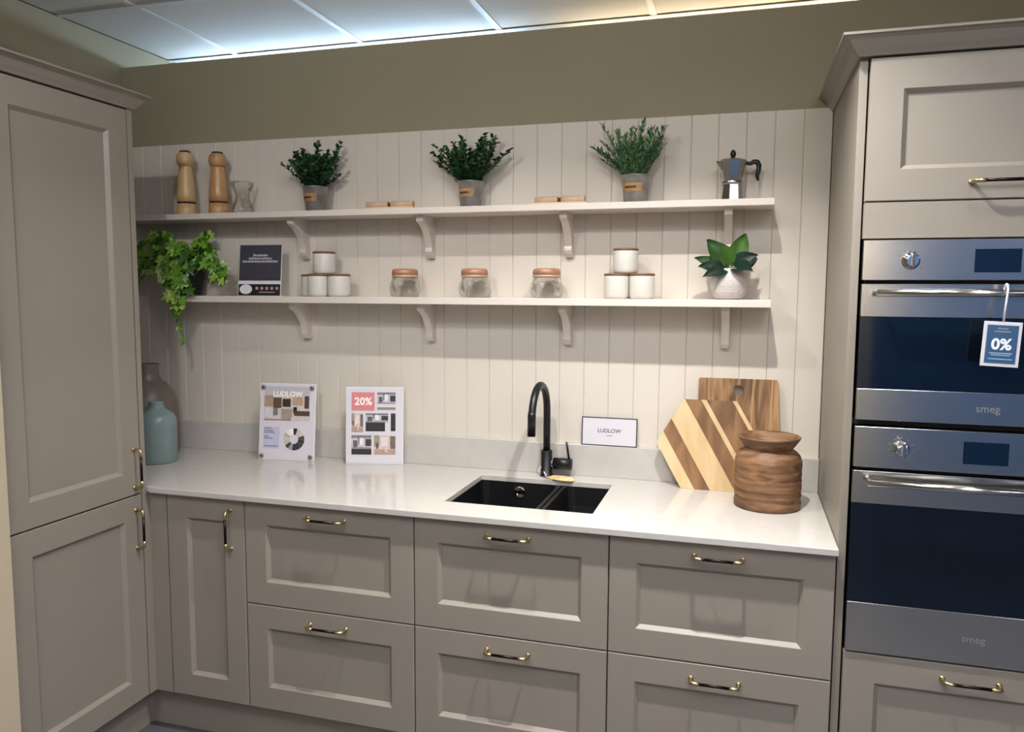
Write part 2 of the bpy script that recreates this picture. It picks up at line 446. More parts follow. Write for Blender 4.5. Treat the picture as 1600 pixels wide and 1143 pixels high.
# hanging tag on the upper oven handle
t = thing('hanging_tag', 'white-framed blue offer tag hanging from the upper oven handle', 'tag', (2.126, -.668, 1.364), (0, math.radians(2.5), 0))
TAGB = mat('blue_card', (44, 84, 120), 0.5); TAGT = mat('white_print', (230, 235, 240), 0.5)
build(MB().box(-.040, .040, .0, .003, 0, .106, c=.001), 'frame', WHITE, t)
build(MB().box(-.0325, .0325, -.0006, .0, .008, .098), 'card', TAGB, t)
link('lettering', text_mesh('0%', .036, TAGT, .0012), t, (0, -.0008, .052), (PI / 2, 0, 0))
mb = MB()
for zz, wd in ((.031, .048), (.0265, .040), (.017, .05)): mb.box(-wd / 2, wd / 2, -.001, -.0006, zz, zz + .0022)
build(mb, 'small_print', mat('pale_blue_print', (150, 180, 205), .5), t)
mb = MB()
for zz, wd in ((.088, .022), (.081, .034)): mb.box(-wd / 2, wd / 2, -.001, -.0006, zz, zz + .004)
build(mb, 'heading_print', mat('grey_print', (120, 130, 138), .5), t)
mb = MB().tube([(0, .0015, .107), (.001, .0015, .15), (.002, .002, .175), (.002, .004, .184)], .0026, 8)
mb.tube([(.002, .004, .184), (.002, .010, .1925), (.002, .018, .194), (.002, .026, .189), (.002, .0285, .182), (.001, .026, .172)], .0030, 8)
build(mb, 'strap', WHITE, t)

# ------------------------------------------------------------------ worktop, upstand, sink, tap
SX0, SX1, SY0, SY1 = .655, 1.130, -.486, -.110
WF = -.622; WZ0, WZ1 = .8545, .874
mb = MB()
xs = [XL + .001, -.3568, -.3563, SX0, SX1, 1.8015]; NX = 5; ys = [WF, SY0, SY1, -.001]
bm = bmesh.new(); vg = {}
for zi, z in enumerate((WZ0, WZ1)):
    for i, x in enumerate(xs):
        for j, y in enumerate(ys): vg[i, j, zi] = bm.verts.new((x, -.6115 if (j == 0 and i < 2) else y, z))
for i in range(NX):
    for j in range(3):
        if (i, j) == (3, 1): continue
        for zi in (0, 1): bm.faces.new([vg[i, j, zi], vg[i + 1, j, zi], vg[i + 1, j + 1, zi], vg[i, j + 1, zi]])
for a, b in ([((i, 0), (i + 1, 0)) for i in range(NX)] + [((i, 3), (i + 1, 3)) for i in range(NX)] + [((0, j), (0, j + 1)) for j in range(3)] + [((NX, j), (NX, j + 1)) for j in range(3)] +
             [((3, 1), (4, 1)), ((4, 1), (4, 2)), ((4, 2), (3, 2)), ((3, 2), (3, 1))]):
    bm.faces.new([vg[a + (0,)], vg[b + (0,)], vg[b + (1,)], vg[a + (1,)]])
bmesh.ops.recalc_face_normals(bm, faces=bm.faces)
ed = [e for e in bm.edges if len(e.link_faces) == 2 and e.calc_face_angle(0) > 1 and abs(e.verts[0].co.z - e.verts[1].co.z) < 1e-6]
bmesh.ops.bevel(bm, geom=ed, offset=.0022, segments=2, affect='EDGES', profile=.5)
# cut the corner that would enter the tall cabinet: the slab simply ends behind it
me = bpy.data.meshes.new('worktop'); bm.to_mesh(me); bm.free(); me.materials.append(QUARTZ)
wt = link('worktop', me, label='long polished white quartz worktop along the back wall', cat='worktop')
build(MB().box(XL + .001, 1.8015, -.020, -.0005, WZ1, .988, c=.0015), 'upstand', QUARTZ, label='low white quartz upstand along the back of the worktop', cat='upstand')

t = thing('sink', 'black undermounted one-and-a-half bowl sink in the worktop', 'sink', (0, 0, WZ0))
def bowl(x0, x1, y0, y1, dep, zt):
    mb = MB(); th = .006; r = .0
    e = .012
    rings = []
    def rr(ins, z):
        pts = []; rad = .03
        for cx, cy, a0 in ((x1 - ins - rad, y1 - ins - rad, 0), (x0 + ins + rad, y1 - ins - rad, 90), (x0 + ins + rad, y0 + ins + rad, 180), (x1 - ins - rad, y0 + ins + rad, 270)):
            for k in range(5):
                a = math.radians(a0 + k * 22.5); pts.append((cx + rad * math.cos(a), cy + rad * math.sin(a), z))
        return pts
    rg = [rr(-.012, zt), rr(0, zt), rr(.004, zt - dep * .5), rr(.010, zt - dep + .02), rr(.03, zt - dep), rr(.03, zt - dep - .006), rr(-.001, zt - dep + .01), rr(-.012, zt - .006)]
    n = 20; v = sum(rg, []); f = []
    for k in range(len(rg)):
        kk = (k + 1) % len(rg)
        for i in range(n):
            j = (i + 1) % n; f.append((k * n + i, k * n + j, kk * n + j, kk * n + i))
    f.append([4 * n + i for i in range(n)]); f.append([5 * n + i for i in range(n)])
    return mb.add(v, f)
bw = build(bowl(SX0 - .004, .936, SY0 - .004, SY1 + .004, .19, -.0005), 'main_bowl', SINKM, t)
build(bowl(.966, SX1 + .004, SY0 - .004, SY1 + .004, .13, -.0005), 'half_bowl', SINKM, t)
build(MB().box(.9355, .9665, SY0 + .02, SY1 - .02, -.028, -.0125, c=.003), 'divider', mat('charcoal_divider', (30, 31, 34), .4), t)  # divider in a lighter black than the bowls
mb = MB().lathe([(.021, 0), (.021, .003), (.015, .005), (.012, .002), (.005, .002)], 24)
for q in mb.v: q.y, q.z = -q.z, q.y
build(mb, 'overflow', CHROME, t, loc=(.797, SY1 + .0005, -.034))
mb = MB().lathe([(.04, 0), (.04, .003), (.03, .001), (.012, .003)], 24)
build(mb, 'drain', CHROME, t, loc=(.80, -.3, -.1905))

t = thing('tap', 'matt black swan-neck tap with a side lever behind the sink', 'tap', (.882, -.056, WZ1))
build(MB().lathe([(.024, .0002), (.024, .004), (.0205, .006), (.0205, .092), (.0195, .094)], 28), 'base', BLACK, t)
pts = [(0, 0, .09), (0, 0, .16), (0, 0, .225)]
for k in range(1, 17):
    a = PI * k / 16; pts.append((0, -.105 + .105 * math.cos(a), .235 + .105 * math.sin(a)))
pts.append((0, -.212, .215))
build(MB().tube(pts, .0128, 16), 'spout', BLACK, t)
build(MB().tube([(0, -.211, .262), (-.0, -.212, .252), (0, -.2155, .182)], .0135, 16, taper=[.97, 1.03, 1.03]), 'spray_head', BLACK, t)
build(MB().tube([(.020, 0, .048), (.026, 0, .048)], .018, 18), 'collar', CHROME, t)
lv = build(MB().tube([(.026, 0, .048), (.092, 0, .048)], .0205, 20), 'lever_body', BLACK, t)
build(MB().tube([(.082, 0, .066), (.0775, -.002, .10), (.073, -.003, .128)], .0042, 8), 'lever', BLACK, lv)
t = thing('tap_tag', 'small tan paper tag tied to the foot of the tap', 'tag', (.945, -.098, WZ1), (0, 0, math.radians(-8)))
mb = MB(); pl_ = [(-.058, 0), (-.03, -.018), (.01, -.026), (.045, -.02), (.055, .0), (.035, .016), (-.01, .02), (-.035, .012)]
v = [(x, y, .002 + .010 * max(0, (x + .02)) * 6 * (.06 - 0) + (.006 if y > .01 else 0)) for x, y in pl_]
mb.add(v + [(x, y, z + .0012) for x, y, z in v], [list(range(8))[::-1], [8 + i for i in range(8)]] + [(i, (i + 1) % 8, 8 + (i + 1) % 8, 8 + i) for i in range(8)])
build(mb, 'card', mat('tan_kraft_card', (196, 160, 108), .7, rgb2=(228, 200, 150), scale=60), t)
build(MB().tube([(-.056, 0, .006), (-.072, .016, .02), (-.086, .022, .034), (-.092, .018, .022), (-.090, .014, .01)], .0024, 8), 'ribbon', WHITE, t)

# ------------------------------------------------------------------ shelves and brackets
SD = .158
def shelf(label, x0, x1, z0, z1, xs, dz):
    t = thing('wall_shelf', label, 'shelf', (0, 0, z0), group='painted wall shelves')
    build(MB().box(x0, x1, -SD, -.0005, 0, z1 - z0, c=.002), 'board', SHELF, t)
    prof = [(-.0005, 0), (-.122, 0), (-.122, -.014), (-.117, -.022)]
    for k in range(9):
        a = math.radians(90 * k / 8); u = k / 8; prof.append((.62 * (-.110 + .078 * math.sin(a)) + .38 * (-.110 + .078 * u), .62 * (-.112 + .086 * math.cos(a)) + .38 * (-.026 - .086 * u)))
    prof += [(-.036, -.118), (-.036, -.126), (-.028, -.138), (-.016, dz), (-.0005, dz)]
    me = MB().prism(prof, 'x', -.013, .013).mesh('bracket', SHELF)
    for xx in xs: link('bracket', me, t, (xx, 0, -.0003))
    return t
BX = (-.108, .420, .947, 1.489)
shelf('upper white wall shelf carrying the mills and herb pots', -.93, 1.628, 1.807, 1.829, BX, -.150)
shelf('lower white wall shelf carrying the canisters and glass jars', -.655, 1.628, 1.488, 1.5125, BX, -.142)
US, LS = 1.8292, 1.5127

# ------------------------------------------------------------------ upper shelf things
def mill(label, x, rgb, rgb2, h, group):
    wood = mat('wood_' + label[:5], rgb, .42, rgb2=rgb2, scale=14, stretch=(1, 1, .12), distortion=1.2, coat=.2)
    k = h / .253
    t = thing('pepper_mill', label, 'mill', (x, -.085, US), group=group)
    build(MB().lathe([(.0375, 0), (.0385, .004), (.0385, .02), (.0365, .046 * k)], 32), 'base', wood, t)
    build(MB().lathe([(.0355, .0462 * k), (.0355, .0525 * k)], 32), 'band', mat('burnt_band', (40, 24, 14), .6), t)
    build(MB().lathe([(.0365, .053 * k), (.036, .08 * k), (.0325, .12 * k), (.0275, .165 * k), (.025, .188 * k), (.0255, .193 * k)], 32), 'body', wood, t)
    build(MB().lathe([(.0235, .1935 * k), (.030, .200 * k), (.0345, .213 * k), (.0345, .224 * k), (.031, .238 * k), (.024, .2465 * k), (.012, .2495 * k)], 32), 'head', wood, t)
    build(MB().lathe([(.021, .247 * k), (.021, .2525 * k), (.016, .2545 * k)], 20), 'cap', mat('mill_cap', (70, 58, 48), .4, .6), t)
mill('pale beech pepper mill, left of the two mills', -.596, (196, 160, 112), (212, 178, 132), .252, 'wooden mills on the upper shelf')
mill('darker tan pepper mill, right of the two beside the glass jug', -.446, (176, 132, 84), (192, 150, 100), .241, 'wooden mills on the upper shelf')

t = thing('glass_jug', 'clear glass jug with a loop handle beside the mills', 'jug', (-.340, -.082, US))
k = .002
prof = [(.030, .001), (.041, .004), (.044, .012), (.040, .03), (.030, .05), (.026, .066), (.029, .085), (.040, .105), (.047, .122)]
build(MB().lathe(prof + [(r - k, z) for r, z in prof[::-1]], 32, cap=(True, False)), 'body', GLASS2, t)
pts = [(.030 + .026 * math.sin(math.radians(a)), 0, .062 + .034 * math.cos(math.radians(a))) for a in range(0, 181, 15)]
build(MB().tube([(.034, 0, .098)] + pts + [(.032, 0, .024)], .004, 8), 'handle', GLASS2, t)

GALV = mat('galvanised_tin', (150, 148, 146), .42, .75, rgb2=(180, 178, 176), scale=30, bump=.1, bscale=90)
KRAFT = mat('kraft_label', (150, 116, 76), .8, rgb2=(170, 134, 92), scale=30)
LBLPRINT = mat('brown_label_print', (82, 54, 28), .7)
def leaf_quad(mb, p, d, n, L, Wd, mi, fold=.25):
    d = d.normalized(); s = d.cross(n).normalized(); n = s.cross(d).normalized()
    a = p; b = p + d * L * .45 + s * Wd * .5 + n * L * fold; c = p + d * L - n * L * .08; e = p + d * L * .45 - s * Wd * .5 + n * L * fold; m = p + d * L * .5
    mb.add([a, b, c, e, m], [(0, 1, 4), (1, 2, 4), (2, 3, 4), (3, 0, 4)], mi)

def herb(label, x, seed, kind, r0, r1, h, spread, top, mats, glassy=False):
    rnd = random.Random(seed)
    t = thing('herb_pot', label, 'potted plant', (x, -.078, US), group='herb pots on the upper shelf')
    pm = GALV
    build(MB().lathe([(r0, 0), (r1, h), (r1 + .002, h + .001), (r1 + .002, h - .003), (r1 - .002, h - .001), (r0 - .002, h * .3)], 32, cap=(True, True)), 'pot', pm, t)
    build(MB().lathe([(r1 - .003, h - .012), (.002, h - .008)], 20, cap=(True, True)), 'soil', mat('dark_soil', (38, 28, 20), .9), t)
    # label wrapped on the front of the pot
    v = []; f = []; n = 8
    for zi, zz in enumerate((h * .42, h * .72)):
        for i in range(n + 1):
            a = math.radians(-150 + 95 * i / n); rr = r0 + (r1 - r0) * zz / h + .0008
            v.append((rr * math.cos(a), rr * math.sin(a), zz))
    for i in range(n): f.append((i, i + 1, n + 2 + i, n + 1 + i))
    link('label', new_mesh('label', v, f, KRAFT), t)
    v = []; f = []
    for zi, zz in enumerate((h * .52, h * .60)):
        for i in range(n + 1):
            a = math.radians(-135 + 55 * i / n); rr = r0 + (r1 - r0) * zz / h + .0013
            v.append((rr * math.cos(a), rr * math.sin(a), zz))
    for i in range(n): f.append((i, i + 1, n + 2 + i, n + 1 + i))
    link('label_print', new_mesh('label_print', v, f, LBLPRINT), t)
    fol = MB(); st = MB()
    ns = 64 if kind == 'round' else 66
    for k in range(ns):
        az = 2 * PI * (k * .382 + rnd.random() * .1); tilt = math.radians(rnd.uniform(4, spread) * (1 if k % 3 else .6))
        L = top * rnd.uniform(.42, 1.06) * (1.12 if k % 5 == 0 else .95) / max(.75, math.cos(tilt) ** .4)
        d = Vector((math.sin(tilt) * math.cos(az), math.sin(tilt) * math.sin(az) * .55, math.cos(tilt)))
        p0 = Vector((math.cos(az) * r1 * .45, math.sin(az) * r1 * .35, h - .012))
        pts = []
        for q in range(6):
            u = q / 5; pts.append(p0 + d * L * u + Vector((d.x, d.y, 0)) * L * .25 * u * u)
        for q in pts:
            if q.y > .062: q.y = .062
            if q.z > .285: q.z = .285
        st.tube(pts, .0011, 5, 0, taper=[1, .9, .8, .7, .6, .4])
        m = int(L / (.0085 if kind == 'round' else .006))
        for q in range(1, m + 1):
            u = q / m; seg = min(4, int(u * 5)); fr = u * 5 - seg
            p = pts[seg].lerp(pts[seg + 1], fr)
            for sgn in range(2):
                a = rnd.random() * 2 * PI
                out = Vector((math.cos(a), math.sin(a), rnd.uniform(-.1, .9))) + d * .5
                nn = Vector((rnd.uniform(-1, 1), rnd.uniform(-1, .3), 1))
                if kind == 'round': leaf_quad(fol, p, out, nn, rnd.uniform(.015, .024), rnd.uniform(.014, .019), rnd.randrange(len(mats)))
                else: leaf_quad(fol, p, out + d * .6, nn, rnd.uniform(.016, .027), rnd.uniform(.0055, .008), rnd.randrange(len(mats)), .08)
    for q in fol.v:
        if q.y > .072: q.y = .072
    build(st, 'stems', mat('plant_stem', (62, 70, 34), .7), t, kind='stuff')
    build(fol, 'foliage', mats, t, kind='stuff', label='dense small leaves')
GR1 = [mat('leaf_dark_green', (20, 58, 22), .5), mat('leaf_mid_green', (34, 84, 32), .5), mat('leaf_deep_green', (14, 42, 20), .5)]
GR2 = [mat('rosemary_green', (70, 112, 70), .55), mat('rosemary_blue_green', (52, 92, 66), .55), mat('rosemary_pale', (112, 146, 92), .55)]
herb('bushy dark green herb in a tin pot, nearest the mills', -.022, 3, 'round', .036, .048, .094, 52, .155, GR1)
herb('bushy dark green herb in a tin pot above the middle glass jar', .600, 11, 'round', .036, .044, .093, 50, .150, GR1)
herb('feathery blue-green herb in a tin pot beside the coffee pot', 1.186, 7, 'needle', .039, .048, .093, 50, .165, GR2)

ROLLM = mat('tan_rolled_cloth', (178, 146, 116), .8, rgb2=(200, 172, 146), scale=20)
TRAYM = mat('pale_wood_tray', (204, 176, 136), .55, rgb2=(220, 196, 160), scale=10, stretch=(.15, 1, 1))
ENDM = mat('dark_roll_end', (96, 66, 42), .8)
def tray(x0, x1, lt, rl, rr):
    c = (x0 + x1) / 2; hw = (x1 - x0) / 2
    t = thing('wooden_tray', lt, 'tray', (c, -.078, US), group='narrow trays on the upper shelf')
    build(MB().box(-hw, hw, -.045, .045, 0, .006, c=.002), 'board', TRAYM, t)
    build(MB().box(-hw, hw, -.045, -.041, .006, .009, c=.0008).box(-hw, hw, .041, .045, .006, .009, c=.0008), 'rim', TRAYM, t)
    for s, lb in ((-1, rl), (1, rr)):
        r = thing('rolled_napkin', lb, 'napkin', (c + s * hw * .46, -.085, US + .0062 + .0135), group='rolled napkins on the trays')
        L = hw * .40; n = 18; v = []; f = []
        rings = [(-L, .0125), (-L * .9, .0135), (L * .55, .0135), (L * .72, .011), (L * 1.02, .0135), (L * 1.06, .0128)]
        mb = MB()
        mb.lathe([(rr_, zz) for zz, rr_ in rings], 18)
        for q in mb.v: q.x, q.z = s * q.z, q.x
        build(mb, 'roll', ROLLM, r)
        mb = MB().lathe([(.0095, 0), (.0095, .003), (.004, .0035)], 14)
        for q in mb.v: q.x, q.z = s * (-L - .001 - q.z), q.x
        build(mb, 'inner_end', ENDM, r)
tray(.183, .395, 'narrow wooden tray with two rolled napkins, beside the first herb pot', 'left rolled tan napkin on the tray beside the first herb pot', 'right rolled tan napkin on the tray beside the first herb pot')
tray(.828, 1.026, 'narrow wooden tray with two rolled napkins, left of the feathery herb', 'left rolled tan napkin on the tray left of the feathery herb', 'right rolled tan napkin on the tray left of the feathery herb')

ALU = mat('polished_aluminium', (196, 195, 192), .2, 1.0)
t = thing('moka_pot', 'faceted aluminium stovetop coffee pot with a black handle', 'coffee pot', (1.4975, -.08, US), (0, 0, math.radians(12)))
o8 = math.radians(22.5)
def octo(prof, cap=(True, True)): return MB().lathe(prof, 8, smooth=False, tri=o8, cap=cap)
build(octo([(.0365, 0), (.037, .004), (.0325, .052)]), 'boiler', ALU, t)
build(MB().lathe([(.0325, .0525), (.034, .055), (.034, .062), (.0315, .066)], 32), 'collar', ALU, t)
cl = build(octo([(.0295, .0665), (.033, .080), (.0425, .126), (.0435, .128)]), 'jug', ALU, t)
build(MB().add([(-.034, -.010, .128), (-.034, .010, .128), (-.054, 0, .128), (-.036, -.006, .100), (-.036, .006, .100), (-.050, 0, .122)], [(0, 2, 1), (0, 3, 5, 2), (1, 2, 5, 4), (3, 4, 5), (0, 1, 4, 3)]), 'spout', ALU, cl)
ld_ = build(octo([(.043, .1285), (.040, .132), (.010, .139)]), 'lid', ALU, t)
build(MB().lathe([(.005, .1392), (.009, .146), (.0095, .153), (.006, .161), (.002, .164)], 12), 'knob', BLACK, ld_)
build(MB().tube([(.038, 0, .122), (.056, 0, .120), (.066, 0, .126), (.077, 0, .125), (.083, 0, .114), (.082, 0, .098), (.078, 0, .080), (.082, 0, .066)], .0062, 10, taper=[.9, 1, 1.3, 1.45, 1.35, 1.2, 1.05, .6]), 'handle', BLACK, t)

# ------------------------------------------------------------------ lower shelf things
CANP = [(.036, 0), (.0405, .004), (.042, .012), (.042, .072), (.041, .076)]
CANB = MB().lathe(CANP, 40).mesh('body', CERAM)
CANL = MB().lathe([(.0405, .0763), (.0425, .0775), (.0425, .0825), (.0405, .0842)], 40).mesh('lid', LIDWOOD)
def can(x, y, z, label, group):
    t = thing('canister', label, 'canister', (x, y, z), group=group)
    link('body', CANB, t); link('lid', CANL, t, label='dark wooden lid')
g = 'white canisters stacked beside the dark sign'
can(.0015, -.106, LS, 'white canister, front left of the stack beside the dark sign', g)
can(.0875, -.106, LS, 'white canister, front right of the stack beside the dark sign', g)
can(-.062, -.045, LS, 'white canister half hidden at the back of the stack beside the dark sign', g)
can(.014, -.085, LS + .0846, 'white canister on top of the stack beside the dark sign', g)
g = 'white canisters stacked beside the leafy vase'
can(1.131, -.106, LS, 'white canister, front left of the stack near the leafy vase', g)
can(1.217, -.106, LS, 'white canister, front right of the stack near the leafy vase', g)
can(1.158, -.085, LS + .0846, 'white canister on top of the stack near the leafy vase', g)

JB = MB(); jp = [(.044, 0.001), (.052, .004), (.057, .015), (.058, .03), (.055, .05), (.048, .066), (.0455, .072), (.0455, .080)]
jb = MB().lathe(jp + [(r - .0028, z + (.003 if i else .004)) for i, (r, z) in enumerate(jp)][::-1][1:], 14, cap=(True, True), smooth=False)
n0 = len(jb.v)
for q in jb.v:   # swirled ribs
    a = q.z * 9.0; c_, s_ = math.cos(a), math.sin(a); q.x, q.y = q.x * c_ - q.y * s_, q.x * s_ + q.y * c_
JBM = jb.mesh('body', GLASS)
JLM = MB().lathe([(.0455, .0805), (.0485, .082), (.0485, .094), (.044, .1015), (.030, .1035)], 36).mesh('lid', COPPER)
JRM = MB().lathe([(.0465, .0722), (.0488, .0735), (.0488, .0795), (.0465, .0803)], 36, cap=(False, False)).mesh('clamp_ring', mat('pale_copper_ring', (200, 162, 138), .45, .15))
for x, lab in ((.345, 'glass jar with a copper lid, leftmost of the three jars'), (.616, 'glass jar with a copper lid, middle of the three jars'), (.882, 'glass jar with a copper lid, rightmost of the three jars')):
    t = thing('storage_jar', lab, 'jar', (x, -.082, LS), (0, 0, x * 3), group='glass jars on the lower shelf')
    link('body', JBM, t); link('lid', JLM, t); link('clamp_ring', JRM, t)

# dark counter sign on the shelf
INK = mat('charcoal_card', (58, 57, 64), .45); INK2 = mat('black_card', (22, 20, 22), .45)
SIGNT = mat('pale_grey_print', (168, 166, 176), .5); ROSE = mat('rose_print', (196, 160, 156), .5)
t = thing('shelf_sign', 'dark printed sign in a clear stand beside the ivy', 'sign', (-.256, -.112, LS), (math.radians(-7), 0, math.radians(4)))
build(MB().box(-.091, .091, 0, .004, 0, .200, c=.0008).box(-.091, .091, .004, .052, 0, .004, c=.0008), 'stand', ACRYL, t)
build(MB().box(-.0885, .0885, -.0012, 0, .060, .1985), 'upper_card', INK, t)
build(MB().box(-.0885, .0885, -.0012, 0, .002, .046), 'lower_card', INK2, t)
rnd = random.Random(2); mb = MB()
for zz, hw in ((.154, .031), (.142, .049), (.130, .075)):
    x = -hw
    while x < hw:
        wd = rnd.uniform(.006, .012); mb.box(x, min(x + wd, hw), -.0018, -.0012, zz, zz + .0075 + rnd.uniform(-.001, .001)); x += wd + .0016
build(mb, 'heading_print', SIGNT, t, label='three centred lines of pale print')
mb = MB().lathe([(.0265, 0), (.0265, .0006)], 28)
for q in mb.v: q.x, q.y, q.z = q.x, -q.z - .0012, q.y * .72
build(mb, 'oval_badge', WHITE, t, loc=(-.057, 0, .026))
mb = MB()
for k in range(5):
    v = []
    for a in range(10):
        r_ = .0085 if a % 2 == 0 else .0040; an = PI / 2 + a * PI / 5
        v.append((-.010 + k * .0212 + r_ * math.cos(an), .030 + r_ * math.sin(an)))
    mb.prism(v, 'y', -.0018, -.0012)
build(mb, 'star_print', ROSE, t, label='row of five pale stars')
mb = MB(); x = .0
while x < .062:
    wd = rnd.uniform(.005, .009); mb.box(x, x + wd, -.0018, -.0012, .013, .0165); x += wd + .0015
build(mb, 'caption_print', SIGNT, t)

# white textured vase with large leaves
vz = MB(); prof = [(.036, 0), (.046, .004), (.0545, .022), (.057, .045), (.056, .062), (.052, .080), (.045, .094), (.039, .101)]
seg = 48; v = []; f = []
def vr(z):
    for (r0_, z0_), (r1_, z1_) in zip(prof, prof[1:]):
        if z0_ <= z <= z1_ and z1_ > z0_: return r0_ + (r1_ - r0_) * (z - z0_) / (z1_ - z0_)
    return .034
zz = [.0 + .101 * k / 30 for k in range(31)]
for k, z in enumerate(zz):
    for i in range(seg):
        a = 2 * PI * i / seg
        b_ = .0032 * max(0, math.sin(a * 16 + (PI if (k // 3) % 2 else 0))) * max(0, math.sin(PI * (k % 3 + .5) / 3)) if .01 < z < .075 else 0
        r = vr(z) + b_; v.append((r * math.cos(a), r * math.sin(a), z))
for k in range(30):
    for i in range(seg): f.append((k * seg + i, k * seg + (i + 1) % seg, (k + 1) * seg + (i + 1) % seg, (k + 1) * seg + i))
f.append(list(range(seg))[::-1]); f.append([30 * seg + i for i in range(seg)])
t = thing('leafy_vase', 'round white dimpled vase with large dark green leaves', 'potted plant', (1.496, -.083, LS))
link('vase', new_mesh('vase', v, f, mat('white_dimpled_ceramic', (192, 184, 178), .55), smooth=True), t)
def big_leaf_mesh(L, Wd, m, curl=.3, lobes=False):
    n = 10; v = []; f = []
    for i in range(n + 1):
        u = i / n; wd = Wd * (math.sin(PI * min(1, u * .92 + .06)) ** .8) * (1 - .25 * u); z = -curl * L * u * u
        if lobes and i in (4, 6, 8): wd *= .72
        for s in (-1, -.5, 0, .5, 1): v.append((s * wd / 2, L * u, z + abs(s) * Wd * .16 + (.0 if s else -.002)))
    for i in range(n):
        for k in range(4): f.append((i * 5 + k, i * 5 + k + 1, (i + 1) * 5 + k + 1, (i + 1) * 5 + k))
    me = new_mesh('leaf', v, f, m, smooth=True); return me
LG = mat('fresh_leaf_green', (50, 88, 26), .4, rgb2=(78, 116, 44), scale=25); LD = mat('deep_leaf_green', (14, 34, 26), .4, rgb2=(24, 50, 34), scale=25); LM = mat('mid_leaf_green', (34, 64, 28), .4, rgb2=(52, 84, 36), scale=25)
# base point, direction, length, width, material, normal hint
leaves = [((-.004, 0, .10), (-.62, -.25, .95), .104, .074, LM, .18), ((.006, 0, .10), (.42, -.15, 1.1), .108, .070, LG, .12), ((0, -.01, .10), (-.10, -.5, .62), .078, .062, LG, .35),
          ((.010, -.01, .10), (.72, -.45, .50), .074, .072, LD, .45), ((-.005, -.01, .10), (-.95, -.30, .34), .100, .046, LM, .10), ((-.005, -.015, .10), (-.9, -.5, .14), .082, .050, LD, .25),
          ((0, -.02, .10), (-.5, -.75, -.05), .080, .050, LD, .55), ((.012, -.012, .10), (.45, -.80, .12), .078, .066, LD, .40), ((.012, .0, .10), (.9, .0, .45), .070, .060, LD, .35)]
stem = MB()
for p, d, L, Wd, m, curl in leaves:
    d = Vector(d).normalized(); y = d; x_ = y.cross(Vector((.25, -1, .45))).normalized(); z_ = x_.cross(y)
    o = link('leaf', big_leaf_mesh(L, Wd, m, curl), t)
    M = Matrix((x_, y, z_)).transposed().to_4x4(); M.translation = Vector(p) + d * .012; o.matrix_local = M
    stem.tube([Vector(p) - Vector((0, 0, .02)), Vector(p), Vector(p) + d * .02], .0022, 6)
build(stem, 'stems', mat('plant_stem', (62, 70, 34), .7), t)

# trailing ivy in a black pot
t = thing('trailing_ivy', 'trailing bright green ivy in a black pot at the shelf end', 'potted plant', (-.603, -.078, LS))
build(MB().lathe([(.045, 0), (.048, .004), (.066, .098), (.069, .1), (.069, .106), (.062, .106), (.060, .09), (.03, .088)], 32), 'pot', mat('black_plastic_pot', (16, 17, 20), .45), t)
def ivy_leaf(m):
    pts = [(0, 0), (.42, -.10), (.50, .22), (.28, .34), (.46, .62), (.16, .62), (0, 1.0), (-.16, .62), (-.46, .62), (-.28, .34), (-.50, .22), (-.42, -.10)]
    v = [(x, y, .14 * abs(x) - .12 * y * y) for x, y in pts] + [(0, .38, -.03)]
    return new_mesh('leaf', v, [(i, (i + 1) % 12, 12) for i in range(12)], m)
IV = [ivy_leaf(mat('ivy_green', (88, 138, 34), .45, rgb2=(112, 158, 54), scale=4)), ivy_leaf(mat('ivy_yellow_green', (132, 164, 52), .45, rgb2=(160, 186, 84), scale=4)),
      ivy_leaf(mat('ivy_variegated', (104, 152, 68), .45, rgb2=(206, 216, 172), scale=2.2, contrast=(.45, .7))), ivy_leaf(mat('ivy_dark_green', (44, 84, 22), .45, rgb2=(64, 106, 30), scale=4))]  # darkest leaf tone, mixed in at random
rnd = random.Random(21); vine = MB(); nl = 0
def bez(p, n):
    out = []
    for k in range(n + 1):
        u = k / n; q = [Vector(a) for a in p]
        while len(q) > 1: q = [a.lerp(b, u) for a, b in zip(q, q[1:])]
        out.append(q[0])
    return out
